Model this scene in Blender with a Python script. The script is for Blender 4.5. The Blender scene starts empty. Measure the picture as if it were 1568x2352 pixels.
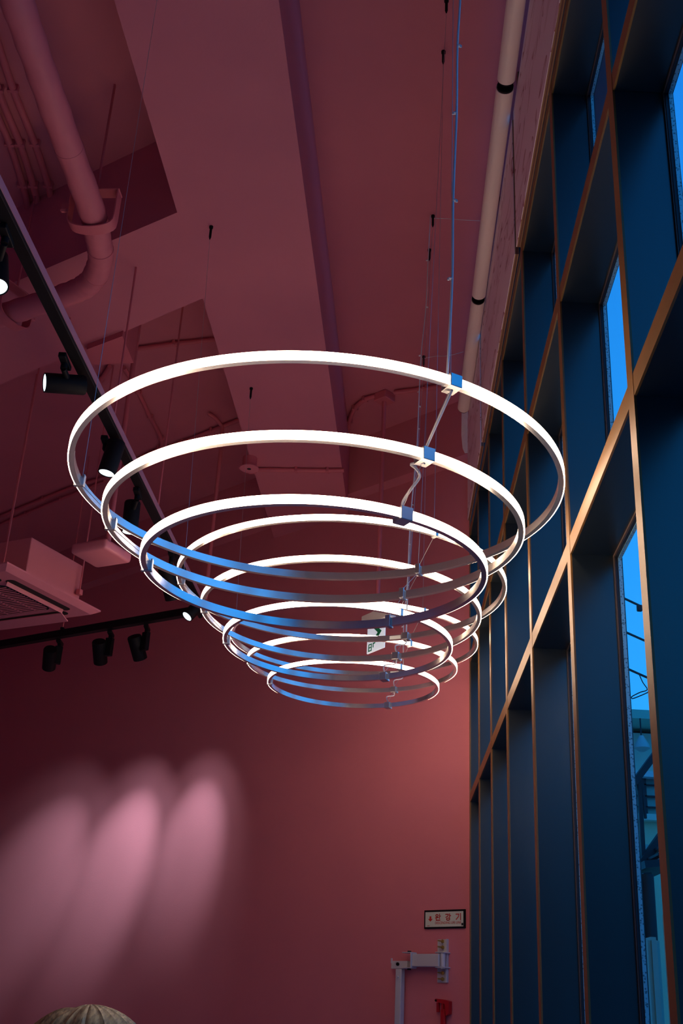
import bpy, bmesh, math, random
from mathutils import Vector, Matrix
from math import sin, cos, tan, radians, pi, hypot, atan2
random.seed(7)
S = bpy.context.scene
C = S.collection
# ------------------------------------------------------------------ camera
EYE = 1.6                                   # lens height above the floor
FPX, PITCH, ROLL = 2604.9, radians(24.382), radians(2.870)
_Rx = Matrix(((1, 0, 0), (0, sin(PITCH), -cos(PITCH)), (0, cos(PITCH), sin(PITCH))))
_Rr = Matrix(((cos(ROLL), -sin(ROLL), 0), (sin(ROLL), cos(ROLL), 0), (0, 0, 1)))
CM = _Rr @ _Rx                              # world -> (right, down, forward)
cam_d = bpy.data.cameras.new('camera'); cam = bpy.data.objects.new('camera', cam_d); C.objects.link(cam)
cam_d.sensor_fit = 'VERTICAL'; cam_d.sensor_height = 36.0; cam_d.lens = FPX / 2352 * 36.0
cam_d.clip_start = 0.02; cam_d.clip_end = 300
cam.matrix_world = Matrix(((CM[0][0], -CM[1][0], -CM[2][0], 0), (CM[0][1], -CM[1][1], -CM[2][1], 0),
                           (CM[0][2], -CM[1][2], -CM[2][2], EYE), (0, 0, 0, 1)))
S.camera = cam
# ------------------------------------------------------------------ sky and exposure
SKY = 2.4
RING = 22.0
SPOT = 150.0
S.view_settings.view_transform = 'Standard'; S.view_settings.look = 'None'
S.view_settings.gamma = 1.0; S.view_settings.use_curve_mapping = False
S.view_settings.exposure = 0.0
W = bpy.data.worlds.new('dusk_sky'); S.world = W; W.use_nodes = True
nt = W.node_tree; nt.nodes.clear()
wo = nt.nodes.new('ShaderNodeOutputWorld'); bg = nt.nodes.new('ShaderNodeBackground')
tc = nt.nodes.new('ShaderNodeTexCoord'); sx = nt.nodes.new('ShaderNodeSeparateXYZ'); cr = nt.nodes.new('ShaderNodeValToRGB')
nt.links.new(tc.outputs['Generated'], sx.inputs[0]); nt.links.new(sx.outputs['Z'], cr.inputs[0])
cr.color_ramp.elements[0].position = 0.0; cr.color_ramp.elements[0].color = (0.026, 0.29, 0.70, 1)
cr.color_ramp.elements[1].position = 0.75; cr.color_ramp.elements[1].color = (0.008, 0.13, 0.46, 1)
nt.links.new(cr.outputs[0], bg.inputs[0]); bg.inputs[1].default_value = SKY
nt.links.new(bg.outputs[0], wo.inputs[0])
# daylight portal over the window wall (guides sampling of the sky, emits nothing itself)
pl = bpy.data.lights.new('window_portal', 'AREA'); pl.shape = 'RECTANGLE'; pl.size = 12.5; pl.size_y = 6.4
pl.cycles.is_portal = True
po = bpy.data.objects.new('window_portal', pl); C.objects.link(po)
po.location = (0.57 + 0.36 + 0.0506 * 2.0, 2.0, 3.1)
_zx = Vector((1, -0.0506, 0)).normalized()          # portal -Z points into the room
_xx = Vector((0.0506, 1, 0)).normalized()
_yx = _zx.cross(_xx)
po.matrix_world = Matrix(((_xx.x, _yx.x, _zx.x, po.location.x), (_xx.y, _yx.y, _zx.y, po.location.y), (_xx.z, _yx.z, _zx.z, po.location.z), (0, 0, 0, 1)))

# ------------------------------------------------------------------ placing helpers
def ray(x, y):
    return CM.transposed() @ Vector(((x - 784) / FPX, (y - 1176) / FPX, 1.0))
def at_z(x, y, zr):                # point seen at pixel, at height zr above the lens
    d = ray(x, y); d = d * (zr / d.z); return Vector((d.x, d.y, zr + EYE))
def at_y(x, y, Y):
    d = ray(x, y); d = d * (Y / d.y); return Vector((d.x, Y, d.z + EYE))
WA = radians(43); NW = Vector((sin(WA), cos(WA), 0)); UW = Vector((cos(WA), -sin(WA), 0)); CW = 6.36
def at_wall(x, y, out=0.0):        # point on the back wall (or a plane 'out' metres in front of it)
    d = ray(x, y); d = d * ((CW - out) / (NW.x * d.x + NW.y * d.y)); return Vector((d.x, d.y, d.z + EYE))
TY = 0.0506
def wp(off, Y, z):                 # window wall: off = metres behind the fin fronts
    return Vector((0.57 + off + TY * Y, Y, z))

# ------------------------------------------------------------------ object helpers
ORG = {}
def link(o, parent=None, world=None):
    C.objects.link(o)
    if parent is not None:
        o.parent = parent
        ORG[o.name] = ORG[parent.name]
    else:
        ORG[o.name] = world or Vector((0, 0, 0))
    return o
def tag(o, label, cat, group=None, kind=None):
    if label: o['label'] = label
    if cat: o['category'] = cat
    if group: o['group'] = group
    if kind: o['kind'] = kind
    return o
def thing(name, loc, label=None, cat=None, group=None, kind=None):
    o = bpy.data.objects.new(name, None); o.empty_display_size = 0.05
    link(o, None, Vector(loc)); o.location = loc
    return tag(o, label, cat, group, kind)
def obj(name, bm, mat, parent=None, smooth=False, label=None):
    bmesh.ops.recalc_face_normals(bm, faces=bm.faces)
    if parent is not None: o0 = ORG[parent.name]
    else:
        xs = [v.co for v in bm.verts]
        o0 = Vector(((min(v.x for v in xs) + max(v.x for v in xs)) / 2, (min(v.y for v in xs) + max(v.y for v in xs)) / 2, min(v.z for v in xs)))
    bmesh.ops.translate(bm, verts=bm.verts, vec=-o0)
    me = bpy.data.meshes.new(name); bm.to_mesh(me); bm.free()
    me.materials.append(mat)
    if smooth:
        for p in me.polygons: p.use_smooth = True
        try: me.set_sharp_from_angle(angle=radians(38))
        except Exception: pass
    o = bpy.data.objects.new(name, me); link(o, parent, o0)
    if parent is None: o.location = o0
    if label: o['label'] = label
    return o
def B(): return bmesh.new()
def frame(xa, ya=None, za=None):
    """3x3 with given x axis (and optional z hint)"""
    x = Vector(xa).normalized(); z = Vector(za or (0, 0, 1)); y = z.cross(x).normalized(); z = x.cross(y)
    return Matrix(((x.x, y.x, z.x), (x.y, y.y, z.y), (x.z, y.z, z.z)))
def box(bm, c, s, R=None, bev=0.0, seg=1):
    R = R or Matrix.Identity(3); c = Vector(c)
    vs = [bm.verts.new(c + R @ Vector((s[0] / 2 * i, s[1] / 2 * j, s[2] / 2 * k))) for i in (-1, 1) for j in (-1, 1) for k in (-1, 1)]
    fs = [bm.faces.new([vs[i] for i in q]) for q in ((0, 1, 3, 2), (4, 6, 7, 5), (0, 4, 5, 1), (2, 3, 7, 6), (0, 2, 6, 4), (1, 5, 7, 3))]
    if bev > 0:
        es = list({e for f in fs for e in f.edges})
        bmesh.ops.bevel(bm, geom=es, offset=bev, segments=seg, affect='EDGES', profile=0.5)
    return bm
def prism(bm, pts, z0, z1):
    a = [bm.verts.new((p[0], p[1], z0)) for p in pts]; b = [bm.verts.new((p[0], p[1], z1)) for p in pts]
    n = len(pts); bm.faces.new(a); bm.faces.new(b)
    for i in range(n): bm.faces.new((a[i], a[(i + 1) % n], b[(i + 1) % n], b[i]))
    return bm
def extrude_poly(bm, pts, vec):
    a = [bm.verts.new(p) for p in pts]; b = [bm.verts.new(Vector(p) + Vector(vec)) for p in pts]
    n = len(pts); bm.faces.new(a); bm.faces.new(b)
    for i in range(n): bm.faces.new((a[i], a[(i + 1) % n], b[(i + 1) % n], b[i]))
    return bm
def sweep(bm, pts, r, n=8, radii=None, closed=False):
    pts = [Vector(p) for p in pts]; rings = []; up = None
    for i, p in enumerate(pts):
        t = (pts[min(i + 1, len(pts) - 1)] - pts[max(i - 1, 0)])
        if t.length < 1e-9: t = Vector((0, 0, 1))
        t.normalize()
        if up is None:
            up = Vector((0, 0, 1)) if abs(t.z) < 0.9 else Vector((1, 0, 0))
        up = (up - t * up.dot(t)); up.normalize(); sd = t.cross(up)
        rr = radii[i] if radii else r
        rings.append([bm.verts.new(p + (up * cos(2 * pi * k / n) + sd * sin(2 * pi * k / n)) * rr) for k in range(n)])
    for a, b in zip(rings, rings[1:]):
        for k in range(n): bm.faces.new((a[k], a[(k + 1) % n], b[(k + 1) % n], b[k]))
    bm.faces.new(rings[0]); bm.faces.new(rings[-1])
    return bm
def smooth_pts(pts, k=6):
    pts = [Vector(p) for p in pts]; out = []
    for i in range(len(pts) - 1):
        p0 = pts[max(i - 1, 0)]; p1 = pts[i]; p2 = pts[i + 1]; p3 = pts[min(i + 2, len(pts) - 1)]
        for j in range(k):
            t = j / k
            out.append(0.5 * ((2 * p1) + (p2 - p0) * t + (2 * p0 - 5 * p1 + 4 * p2 - p3) * t * t + (3 * p1 - p0 - 3 * p2 + p3) * t ** 3))
    out.append(pts[-1]); return out
def cyl(bm, a, b, r, n=20, r2=None):
    return sweep(bm, [a, b], r, n, [r, r if r2 is None else r2])

# ------------------------------------------------------------------ materials
MATS = {}
def mat(name, col, rough=0.6, metal=0.0, emit=None, estr=0.0, noise=0.0, nscale=8.0, bump=0.0, bscale=60.0, spec=0.5):
    if name in MATS: return MATS[name]
    m = bpy.data.materials.new(name); m.use_nodes = True; t = m.node_tree; b = t.nodes['Principled BSDF']
    b.inputs['Base Color'].default_value = (*col, 1); b.inputs['Roughness'].default_value = rough; b.inputs['Metallic'].default_value = metal
    b.inputs['Specular IOR Level'].default_value = spec
    if emit: b.inputs['Emission Color'].default_value = (*emit, 1); b.inputs['Emission Strength'].default_value = estr
    if noise or bump:
        tc = t.nodes.new('ShaderNodeTexCoord')
    if noise:
        n = t.nodes.new('ShaderNodeTexNoise'); n.inputs['Scale'].default_value = nscale; n.inputs['Detail'].default_value = 5
        r = t.nodes.new('ShaderNodeMapRange'); r.inputs[3].default_value = 1 - noise; r.inputs[4].default_value = 1 + noise
        x = t.nodes.new('ShaderNodeMix'); x.data_type = 'RGBA'; x.blend_type = 'MULTIPLY'; x.inputs[0].default_value = 1
        x.inputs[6].default_value = (*col, 1)
        t.links.new(tc.outputs['Object'], n.inputs['Vector']); t.links.new(n.outputs[0], r.inputs[0]); t.links.new(r.outputs[0], x.inputs[7])
        t.links.new(x.outputs[2], b.inputs['Base Color'])
    if bump:
        n2 = t.nodes.new('ShaderNodeTexNoise'); n2.inputs['Scale'].default_value = bscale; n2.inputs['Detail'].default_value = 4
        bp = t.nodes.new('ShaderNodeBump'); bp.inputs['Strength'].default_value = bump; bp.inputs['Distance'].default_value = 0.004
        t.links.new(tc.outputs['Object'], n2.inputs['Vector']); t.links.new(n2.outputs[0], bp.inputs['Height']); t.links.new(bp.outputs[0], b.inputs['Normal'])
    MATS[name] = m; return m
PINK = (0.64, 0.195, 0.25)
m_pink = mat('pink_wall_paint', PINK, 0.62, noise=0.04, nscale=2.5, bump=0.12, bscale=90, spec=0.3)
m_ceil = mat('pink_ceiling_paint', PINK, 0.65, noise=0.05, nscale=3.0, bump=0.15, bscale=70, spec=0.3)
m_pipe = mat('pink_pipe_paint', (0.62, 0.15, 0.19), 0.55, noise=0.06, nscale=5, spec=0.35)
m_lag = mat('pink_pipe_lagging', (0.62, 0.17, 0.22), 0.6, noise=0.08, nscale=9, bump=0.35, bscale=25, spec=0.3)
m_ac = mat('pink_sprayed_plastic', (0.66, 0.20, 0.25), 0.45, noise=0.03, nscale=5)
m_black = mat('black_lamp_paint', (0.004, 0.004, 0.006), 0.6, noise=0.1, nscale=20, spec=0.2)
m_void = mat('dark_opening', (0.004, 0.003, 0.003), 0.8, noise=0.1)
m_track = mat('black_track', (0.005, 0.005, 0.007), 0.6, noise=0.1, nscale=20, spec=0.2)
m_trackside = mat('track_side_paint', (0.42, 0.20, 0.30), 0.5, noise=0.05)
m_fin = mat('dark_teal_window_paint', (0.008, 0.014, 0.017), 0.30, noise=0.06, nscale=5, bump=0.03, bscale=120, spec=1.0)
m_cap = mat('warm_lit_edge_paint', (0.20, 0.098, 0.022), 0.42, metal=0.2, noise=0.07, nscale=14, bump=0.06, bscale=150)  # fin and transom fronts, warm ring light put into their colour
m_frame = mat('brown_window_frame', (0.11, 0.075, 0.06), 0.45, noise=0.06)
m_gasket = mat('black_gasket', (0.01, 0.012, 0.02), 0.5, noise=0.06)
m_alu = mat('brushed_aluminium', (0.86, 0.87, 0.88), 0.22, metal=0.92, noise=0.03, nscale=60)
m_boxm = mat('satin_aluminium', (0.62, 0.62, 0.63), 0.34, metal=0.95, noise=0.03, nscale=60)
m_white = mat('white_plastic', (0.80, 0.80, 0.80), 0.4, noise=0.02)
m_cable = mat('white_cable_sheath', (0.78, 0.78, 0.80), 0.4, noise=0.03)
m_wire = mat('steel_wire', (0.55, 0.55, 0.56), 0.35, metal=0.8, noise=0.05)
m_glow = mat('warm_led_diffuser', (0.9, 0.85, 0.75), 0.4, emit=(1.0, 0.70, 0.48), estr=RING, noise=0.01)
m_lens = mat('cool_lamp_lens', (0.9, 0.95, 1.0), 0.3, emit=(0.72, 0.92, 1.0), estr=2.2, noise=0.01)
m_tube = mat('pale_tube_diffuser', (0.95, 0.82, 0.78), 0.42, noise=0.03, nscale=3)
m_brass = mat('brass_bolt', (0.55, 0.42, 0.14), 0.35, metal=0.9, noise=0.1, nscale=40)
m_grey = mat('light_grey_enamel', (0.52, 0.52, 0.58), 0.42, noise=0.04)
m_red = mat('red_plastic', (0.45, 0.008, 0.015), 0.38, noise=0.05)
m_signw = mat('sign_face', (0.62, 0.68, 0.60), 0.4, noise=0.02)
m_signred = mat('sign_red_print', (0.55, 0.02, 0.015), 0.5, noise=0.02)
m_green = mat('exit_green_print', (0.005, 0.30, 0.12), 0.4, noise=0.02)
m_exit = mat('exit_panel_acrylic', (0.75, 0.80, 0.84), 0.3, emit=(0.75, 0.85, 1.0), estr=0.45, noise=0.01)
m_floor = mat('pale_floor', (0.60, 0.52, 0.52), 0.5, noise=0.15, nscale=2.0, bump=0.1, bscale=30)
m_edge = mat('plywood_edge', (0.30, 0.15, 0.08), 0.6, noise=0.2, nscale=30)
m_edge_d = mat('plywood_edge_core', (0.16, 0.05, 0.05), 0.6, noise=0.2, nscale=30)
m_daylit = mat('daylit_white', (0.92, 0.88, 0.92), 0.8, noise=0.08, nscale=30)  # raised to near white to carry the daylight beside the window
# stained plywood with cathedral grain
def ply():
    m = bpy.data.materials.new('pink_stained_plywood'); m.use_nodes = True; t = m.node_tree; b = t.nodes['Principled BSDF']
    tc = t.nodes.new('ShaderNodeTexCoord'); mp = t.nodes.new('ShaderNodeMapping'); mp.inputs['Scale'].default_value = (1.0, 0.8, 4.0)
    n = t.nodes.new('ShaderNodeTexNoise'); n.inputs['Scale'].default_value = 1.6; n.inputs['Detail'].default_value = 1.0
    ml = t.nodes.new('ShaderNodeMath'); ml.operation = 'MULTIPLY'; ml.inputs[1].default_value = 12.0
    fr = t.nodes.new('ShaderNodeMath'); fr.operation = 'FRACT'
    r = t.nodes.new('ShaderNodeValToRGB')
    r.color_ramp.elements[0].position = 0.0; r.color_ramp.elements[0].color = (0.34, 0.05, 0.10, 1)
    r.color_ramp.elements[1].position = 0.34; r.color_ramp.elements[1].color = (0.94, 0.78, 0.88, 1)
    n2 = t.nodes.new('ShaderNodeTexNoise'); n2.inputs['Scale'].default_value = 2.2; n2.inputs['Detail'].default_value = 0
    r2 = t.nodes.new('ShaderNodeMapRange'); r2.inputs[1].default_value = 0.50; r2.inputs[2].default_value = 0.56
    x = t.nodes.new('ShaderNodeMix'); x.data_type = 'RGBA'; x.inputs[6].default_value = (0.94, 0.78, 0.88, 1)
    t.links.new(tc.outputs['Object'], mp.inputs[0]); t.links.new(mp.outputs[0], n.inputs['Vector']); t.links.new(mp.outputs[0], n2.inputs['Vector'])
    t.links.new(n.outputs[0], ml.inputs[0]); t.links.new(ml.outputs[0], fr.inputs[0]); t.links.new(fr.outputs[0], r.inputs[0])
    t.links.new(n2.outputs[0], r2.inputs[0]); t.links.new(r2.outputs[0], x.inputs[0]); t.links.new(r.outputs[0], x.inputs[7])
    t.links.new(x.outputs[2], b.inputs['Base Color']); b.inputs['Roughness'].default_value = 0.5
    return m
m_ply = ply()
def glass():
    m = bpy.data.materials.new('window_glass'); m.use_nodes = True; t = m.node_tree; t.nodes.clear()
    o = t.nodes.new('ShaderNodeOutputMaterial'); x = t.nodes.new('ShaderNodeMixShader'); tr = t.nodes.new('ShaderNodeBsdfTransparent'); g = t.nodes.new('ShaderNodeBsdfGlossy')
    lw = t.nodes.new('ShaderNodeLayerWeight'); lw.inputs[0].default_value = 0.5
    pw = t.nodes.new('ShaderNodeMath'); pw.operation = 'POWER'; pw.inputs[1].default_value = 5.0
    f = t.nodes.new('ShaderNodeMath'); f.operation = 'MULTIPLY_ADD'; f.inputs[1].default_value = 0.35; f.inputs[2].default_value = 0.02
    t.links.new(lw.outputs['Facing'], pw.inputs[0]); t.links.new(pw.outputs[0], f.inputs[0])
    tr.inputs[0].default_value = (0.80, 0.94, 0.97, 1); g.inputs['Roughness'].default_value = 0.01; g.inputs[0].default_value = (0.8, 0.9, 0.95, 1)
    t.links.new(f.outputs[0], x.inputs[0]); t.links.new(tr.outputs[0], x.inputs[1]); t.links.new(g.outputs[0], x.inputs[2]); t.links.new(x.outputs[0], o.inputs[0])
    return m
m_glass = glass()
def spacer():
    m = bpy.data.materials.new('perforated_spacer'); m.use_nodes = True; t = m.node_tree; b = t.nodes['Principled BSDF']
    tc = t.nodes.new('ShaderNodeTexCoord'); v = t.nodes.new('ShaderNodeTexVoronoi'); v.inputs['Scale'].default_value = 130
    r = t.nodes.new('ShaderNodeMapRange'); r.inputs[1].default_value = 0.15; r.inputs[2].default_value = 0.45; r.inputs[3].default_value = 0.15; r.inputs[4].default_value = 0.75
    t.links.new(tc.outputs['Object'], v.inputs['Vector']); t.links.new(v.outputs['Distance'], r.inputs[0])
    cb = t.nodes.new('ShaderNodeCombineColor')
    for k in range(3): t.links.new(r.outputs[0], cb.inputs[k])
    t.links.new(cb.outputs[0], b.inputs['Base Color']); b.inputs['Metallic'].default_value = 0.3; b.inputs['Roughness'].default_value = 0.4
    return m
m_spacer = spacer()

# ------------------------------------------------------------------ room shell
HS, HB = 4.5 + EYE, 3.9 + EYE              # slab and beam undersides
XL, YF = -6.5, -4.2                        # left wall, front wall (behind the lens)
def wall_pt(c, X): return ((X), (c - NW.x * X) / NW.y)
corner = at_wall(1078, 2100)
bm = B(); prism(bm, [(XL - .3, YF - .3), (1.2, YF - .3), (1.4, 8.2), wall_pt(CW + .5, XL - .3)], -0.12, 0.0)
tag(obj('floor', bm, m_floor), None, None, kind='structure')
bm = B(); a = wall_pt(CW, XL - .2); b = (corner.x + 0.012, corner.y - 0.011)
prism(bm, [a, b, (b[0] + .2, b[1] + .18), (a[0] + .2, a[1] + .3)], 0.0, HS)
wall_back = tag(obj('wall_back', bm, m_pink), None, None, kind='structure')
bm = B(); prism(bm, [(XL - .2, YF), (XL, YF), (XL, wall_pt(CW, XL)[1]), (XL - .2, wall_pt(CW, XL)[1])], 0, HS)
tag(obj('wall_left', bm, m_pink), None, None, kind='structure')
bm = B(); prism(bm, [(XL, YF), (1.1, YF), (1.1, YF - .2), (XL, YF - .2)], 0, HS)
tag(obj('wall_front', bm, m_pink), None, None, kind='structure')
ceil = thing('ceiling', (0, 0, HS)); ceil['kind'] = 'structure'
bm = B(); prism(bm, [(XL - .3, YF - .3), (1.25, YF - .3), (1.5, 8.4), wall_pt(CW + .5, XL - .3)], HS, HS + .2)
obj('slab', bm, m_ceil, ceil)
def Dx(Y): return -1.067 + 0.0839 * (Y - 3.49)
def Ex(Y): return -0.370 + 0.0822 * (Y - 3.448)
def yb(fx, c):                             # where a beam edge meets the plane n.p = c
    Y = 8.6
    for _ in range(30): Y = (c - NW.x * fx(Y)) / NW.y
    return Y
ye, yd = yb(Ex, CW - .001), yb(Dx, CW - .001)
bm = B(); prism(bm, [(Dx(YF), YF), (Ex(YF), YF), (Ex(ye), ye), (Dx(yd), yd)], HB, HS)
obj('main_beam', bm, m_ceil, ceil)
n1, n2 = Vector((-0.962, 4.864)), Vector((-1.762, 5.41)); f1, f2 = Vector((-0.894, 5.641)), Vector((-2.383, 6.778))
kn, kf = (n2 - n1).y / (n2 - n1).x, (f2 - f1).y / (f2 - f1).x
bm = B(); prism(bm, [(n1.x + .10, n1.y + kn * .10), (f1.x + .10, f1.y + kf * .10), (XL, f1.y + kf * (XL - f1.x)), (XL, n1.y + kn * (XL - n1.x))], HB + .0015, HS)
obj('cross_beam', bm, m_ceil, ceil)
# edge beam along the top of the back wall
CB = 6.24
pA, pB_ = wall_pt(CB, XL), wall_pt(CB, corner.x + .03); pC, pD = wall_pt(CW, corner.x + .03), wall_pt(CW, XL)
bm = B(); prism(bm, [pA, pB_, pC, pD], 4.013 + EYE, HS)
obj('edge_beam', bm, m_ceil, ceil)

# ------------------------------------------------------------------ window wall
FY = [7.76, 7.00, 6.18, 5.34, 4.38, 3.39, 2.39, 1.40, 0.41, -0.58, -1.57, -2.56, -3.55]
ROWS = [1.447 + EYE, 2.42 + EYE, 3.40 + EYE]      # transom centres
TF, TT = 0.060, 0.062                             # fin / transom thickness
DEP = 0.14
wr = thing('wall_right', wp(0.0, 2.0, 0.0)); wr['kind'] = 'structure'
def wbox(bm, o0, o1, y0, y1, z0, z1):
    p = [wp(o0, y0, 0), wp(o1, y0, 0), wp(o1, y1, 0), wp(o0, y1, 0)]
    prism(bm, [(q.x, q.y) for q in p], z0, z1); return bm
for i, Y in enumerate(FY):
    y0 = Y - TF / 2 if i else Y - 0.02
    y1 = Y + TF / 2 if i else Y + 0.06
    f = obj('window_fin', wbox(B(), 0.006, DEP + .028, y0, y1, 0, HS), m_fin, wr)
    obj('warm_edge', wbox(B(), 0.0, 0.006, y0, y1, 0, HS), m_cap, f)  # front strip split off to carry the warm tint
for r, z in enumerate(ROWS):
    for i in range(len(FY) - 1):
        a, b = FY[i + 1] + TF / 2 + .001, FY[i] - (TF / 2 if i else .02) - .001
        t = obj('window_transom', wbox(B(), 0.007, DEP + .028, a, b, z - TT / 2, z + TT / 2), m_fin, wr)
        obj('warm_edge', wbox(B(), 0.001, 0.007, a, b, z - TT / 2, z + TT / 2), m_cap, t)
zlev = [0.10] + [z for z in ROWS] + [HS]
obj('sill', wbox(B(), 0.0, DEP + .028, FY[-1], FY[0], 0.0, 0.10), m_fin, wr)
obj('end_pier', wbox(B(), 0.0, .3, YF, FY[-1] - TF / 2, 0, HS), m_fin, wr)
nwin = 0
for i in range(len(FY) - 1):
    a, b = FY[i + 1] + TF / 2, FY[i] - (TF / 2 if i else .02)
    for r in range(4):
        z0 = zlev[r] + (TT / 2 if r else 0); z1 = zlev[r + 1] - (TT / 2 if r < 3 else 0)
        nwin += 1
        w = thing('window_%d' % nwin, wp(DEP, (a + b) / 2, z0)); w['kind'] = 'structure'
        bm = B(); q = 0.008
        for (ya, yb_, za, zb) in ((a, a + q, z0, z1), (b - q, b, z0, z1), (a + q, b - q, z0, z0 + q), (a + q, b - q, z1 - q, z1)):
            wbox(bm, DEP - .002, DEP + .012, ya, yb_, za, zb)
        obj('frame', bm, m_frame, w)
        bm = B(); g = q + 0.003
        for (ya, yb_, za, zb) in ((a + q, a + g, z0 + q, z1 - q), (b - g, b - q, z0 + q, z1 - q), (a + g, b - g, z0 + q, z0 + g), (a + g, b - g, z1 - g, z1 - q)):
            wbox(bm, DEP + .002, DEP + .012, ya, yb_, za, zb)
        obj('gasket', bm, m_gasket, w)
        if FY[i] > -1:
            bm = B(); h = g + 0.003
            for (ya, yb_, za, zb) in ((a + g, a + h, z0 + g, z1 - g), (b - h, b - g, z0 + g, z1 - g), (a + h, b - h, z0 + g, z0 + h), (a + h, b - h, z1 - h, z1 - g)):
                wbox(bm, DEP + .011, DEP + .022, ya, yb_, za, zb)
            obj('spacer_bar', bm, m_spacer, w)
        bm = B(); wbox(bm, DEP + .0085, DEP + .0095, a + q, b - q, z0 + q, z1 - q)
        obj('pane', bm, m_glass, w)

# ------------------------------------------------------------------ plywood boards over the top window row
def board(y0, y1, off, label):
    z0, z1 = 3.43 + EYE, 4.275 + EYE
    t = thing('plywood_board', wp(off, (y0 + y1) / 2, z0), label, 'board', 'boards hung along the top of the windows')
    face = obj('face_panel', wbox(B(), off - .021, off - .018, y0, y1, z0, z1), m_ply, t)
    for k in range(3):
        obj('ply_layer', wbox(B(), off - .018 + .006 * k, off - .012 + .006 * k, y0, y1, z0 + .0006 * (k % 2), z1), m_edge if k % 2 == 0 else m_edge_d, t)
    return t
board(2.2, 4.40, -0.001, 'pink plywood board nearest the camera, above the windows beside two pale tubes')
board(4.455, 6.385, -0.003, 'middle pink plywood board between two gaps above the tall windows')
board(6.435, 7.60, -0.005, 'farthest pink plywood board meeting the pink end wall above the windows')

# ------------------------------------------------------------------ unlit tube lamps
def tube_lamp(a, b, r, label):
    t = thing('tube_lamp', (a + b) / 2 - Vector((0, 0, r)), label, 'lamp', 'tube lamps in a line under the ceiling')
    d = (b - a).normalized()
    obj('diffuser_tube', cyl(B(), a + d * .012, b - d * .012, r, 40), m_tube, t, True)
    for e, s in ((a, 1), (b, -1)):
        obj('end_cap', cyl(B(), e, e + d * s * .014, r * .93, 32), m_black, t, True)
    for k in (0.2, 0.8):
        p = a.lerp(b, k)
        obj('hanger_wire', cyl(B(), p + Vector((0, 0, r * .9)), Vector((p.x, p.y, HS)), .002, 6), m_wire, t)
    return t
ZT = 4.26
t2a, t2b, t3b = at_z(1160, 197, ZT), at_z(1099, 678, ZT), at_z(1064, 938, ZT)
dd = (t2b - t2a).normalized()
tube_lamp(t2a - dd * 1.75, t2a - dd * .035, .044, 'thick pale tube lamp nearest the camera, running out of the top of the picture')
tube_lamp(t2a, t2b, .044, 'thick pale tube lamp in the middle of the row of three')
tube_lamp(t2b + dd * .035, t3b, .044, 'thick pale tube lamp farthest off, ending by the pink end wall')
# white patch on the edge beam, window daylight put into its colour
bm = B(); q = [at_z(1061, 948, 4.36), at_z(1073, 948, 4.36)]
pp = [Vector(((CB - .004) * 0, 0, 0))]
def at_cb(x, y, out=0.004):
    d = ray(x, y); d = d * ((CB - out) / (NW.x * d.x + NW.y * d.y)); return Vector((d.x, d.y, d.z + EYE))
extrude_poly(bm, [at_cb(1060, 925), at_cb(1074, 925), at_cb(1074, 1040), at_cb(1067, 1041), at_cb(1062, 1030), at_cb(1059, 1000)], NW * .003)
obj('daylit_patch', bm, m_daylit, ceil, label='white patch with window daylight in its colour')

# ------------------------------------------------------------------ ring chandeliers
RR = [0.75, 0.63, 0.5125]
FIT = [[-0.0807, 3.1471, 1.5037, -0.0059], [-0.0821, 3.1424, 1.3563, 0.015], [-0.0732, 3.143, 1.2264, 0.0035],
       [0.0158, 4.8703, 1.8336, -0.0147], [0.0186, 4.846, 1.6914, -0.0287], [0.0121, 4.8691, 1.5562, -0.022],
       [0.1144, 6.6046, 2.1363, 0.0209], [0.1084, 6.5871, 1.9758, 0.0328], [0.1214, 6.602, 1.8608, 0.0108]]
def rring(bm, c, R, r0, r1, z0, z1, n=192):
    M = Matrix.Rotation(R, 3, 'X'); q = []
    for k in range(n):
        a = 2 * pi * k / n
        q.append([bm.verts.new(c + M @ Vector((rr * cos(a), rr * sin(a), zz))) for rr, zz in ((r0, z0), (r1, z0), (r1, z1), (r0, z1))])
    for k in range(n):
        a, b = q[k], q[(k + 1) % n]
        for j in range(4): bm.faces.new((a[j], a[(j + 1) % 4], b[(j + 1) % 4], b[j]))
    return bm
def ring_pt(i, ang, dr=0.0, dz=0.0):
    X, Y, Z, T = FIT[i]; R = RR[i % 3] + dr
    return Vector((X, Y, Z + EYE)) + Matrix.Rotation(T, 3, 'X') @ Vector((R * cos(radians(ang)), R * sin(radians(ang)), dz))
def ring_frame(i, ang):
    M = Matrix.Rotation(FIT[i][3], 3, 'X') @ Matrix.Rotation(radians(ang), 3, 'Z'); return M
RW, RH = 0.019, 0.0265
CLBL = ['nearest of three stacked-ring chandeliers, largest glowing warm rings', 'middle one of the three stacked-ring chandeliers with glowing rings', 'farthest and smallest-looking of the three stacked-ring chandeliers, by the end wall']
anchors = {(1, 180): at_z(485, 520, 3.9), (2, 180): at_z(577, 891, 3.9), (0, 60): at_z(1025, 0, 4.5), (1, 60): at_z(994, 495, 4.5),
           (2, -60): at_z(986, 573, 4.5), (2, 60): at_z(973, 818, 4.5), (1, -60): at_z(1018, 118, 4.5)}
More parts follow.
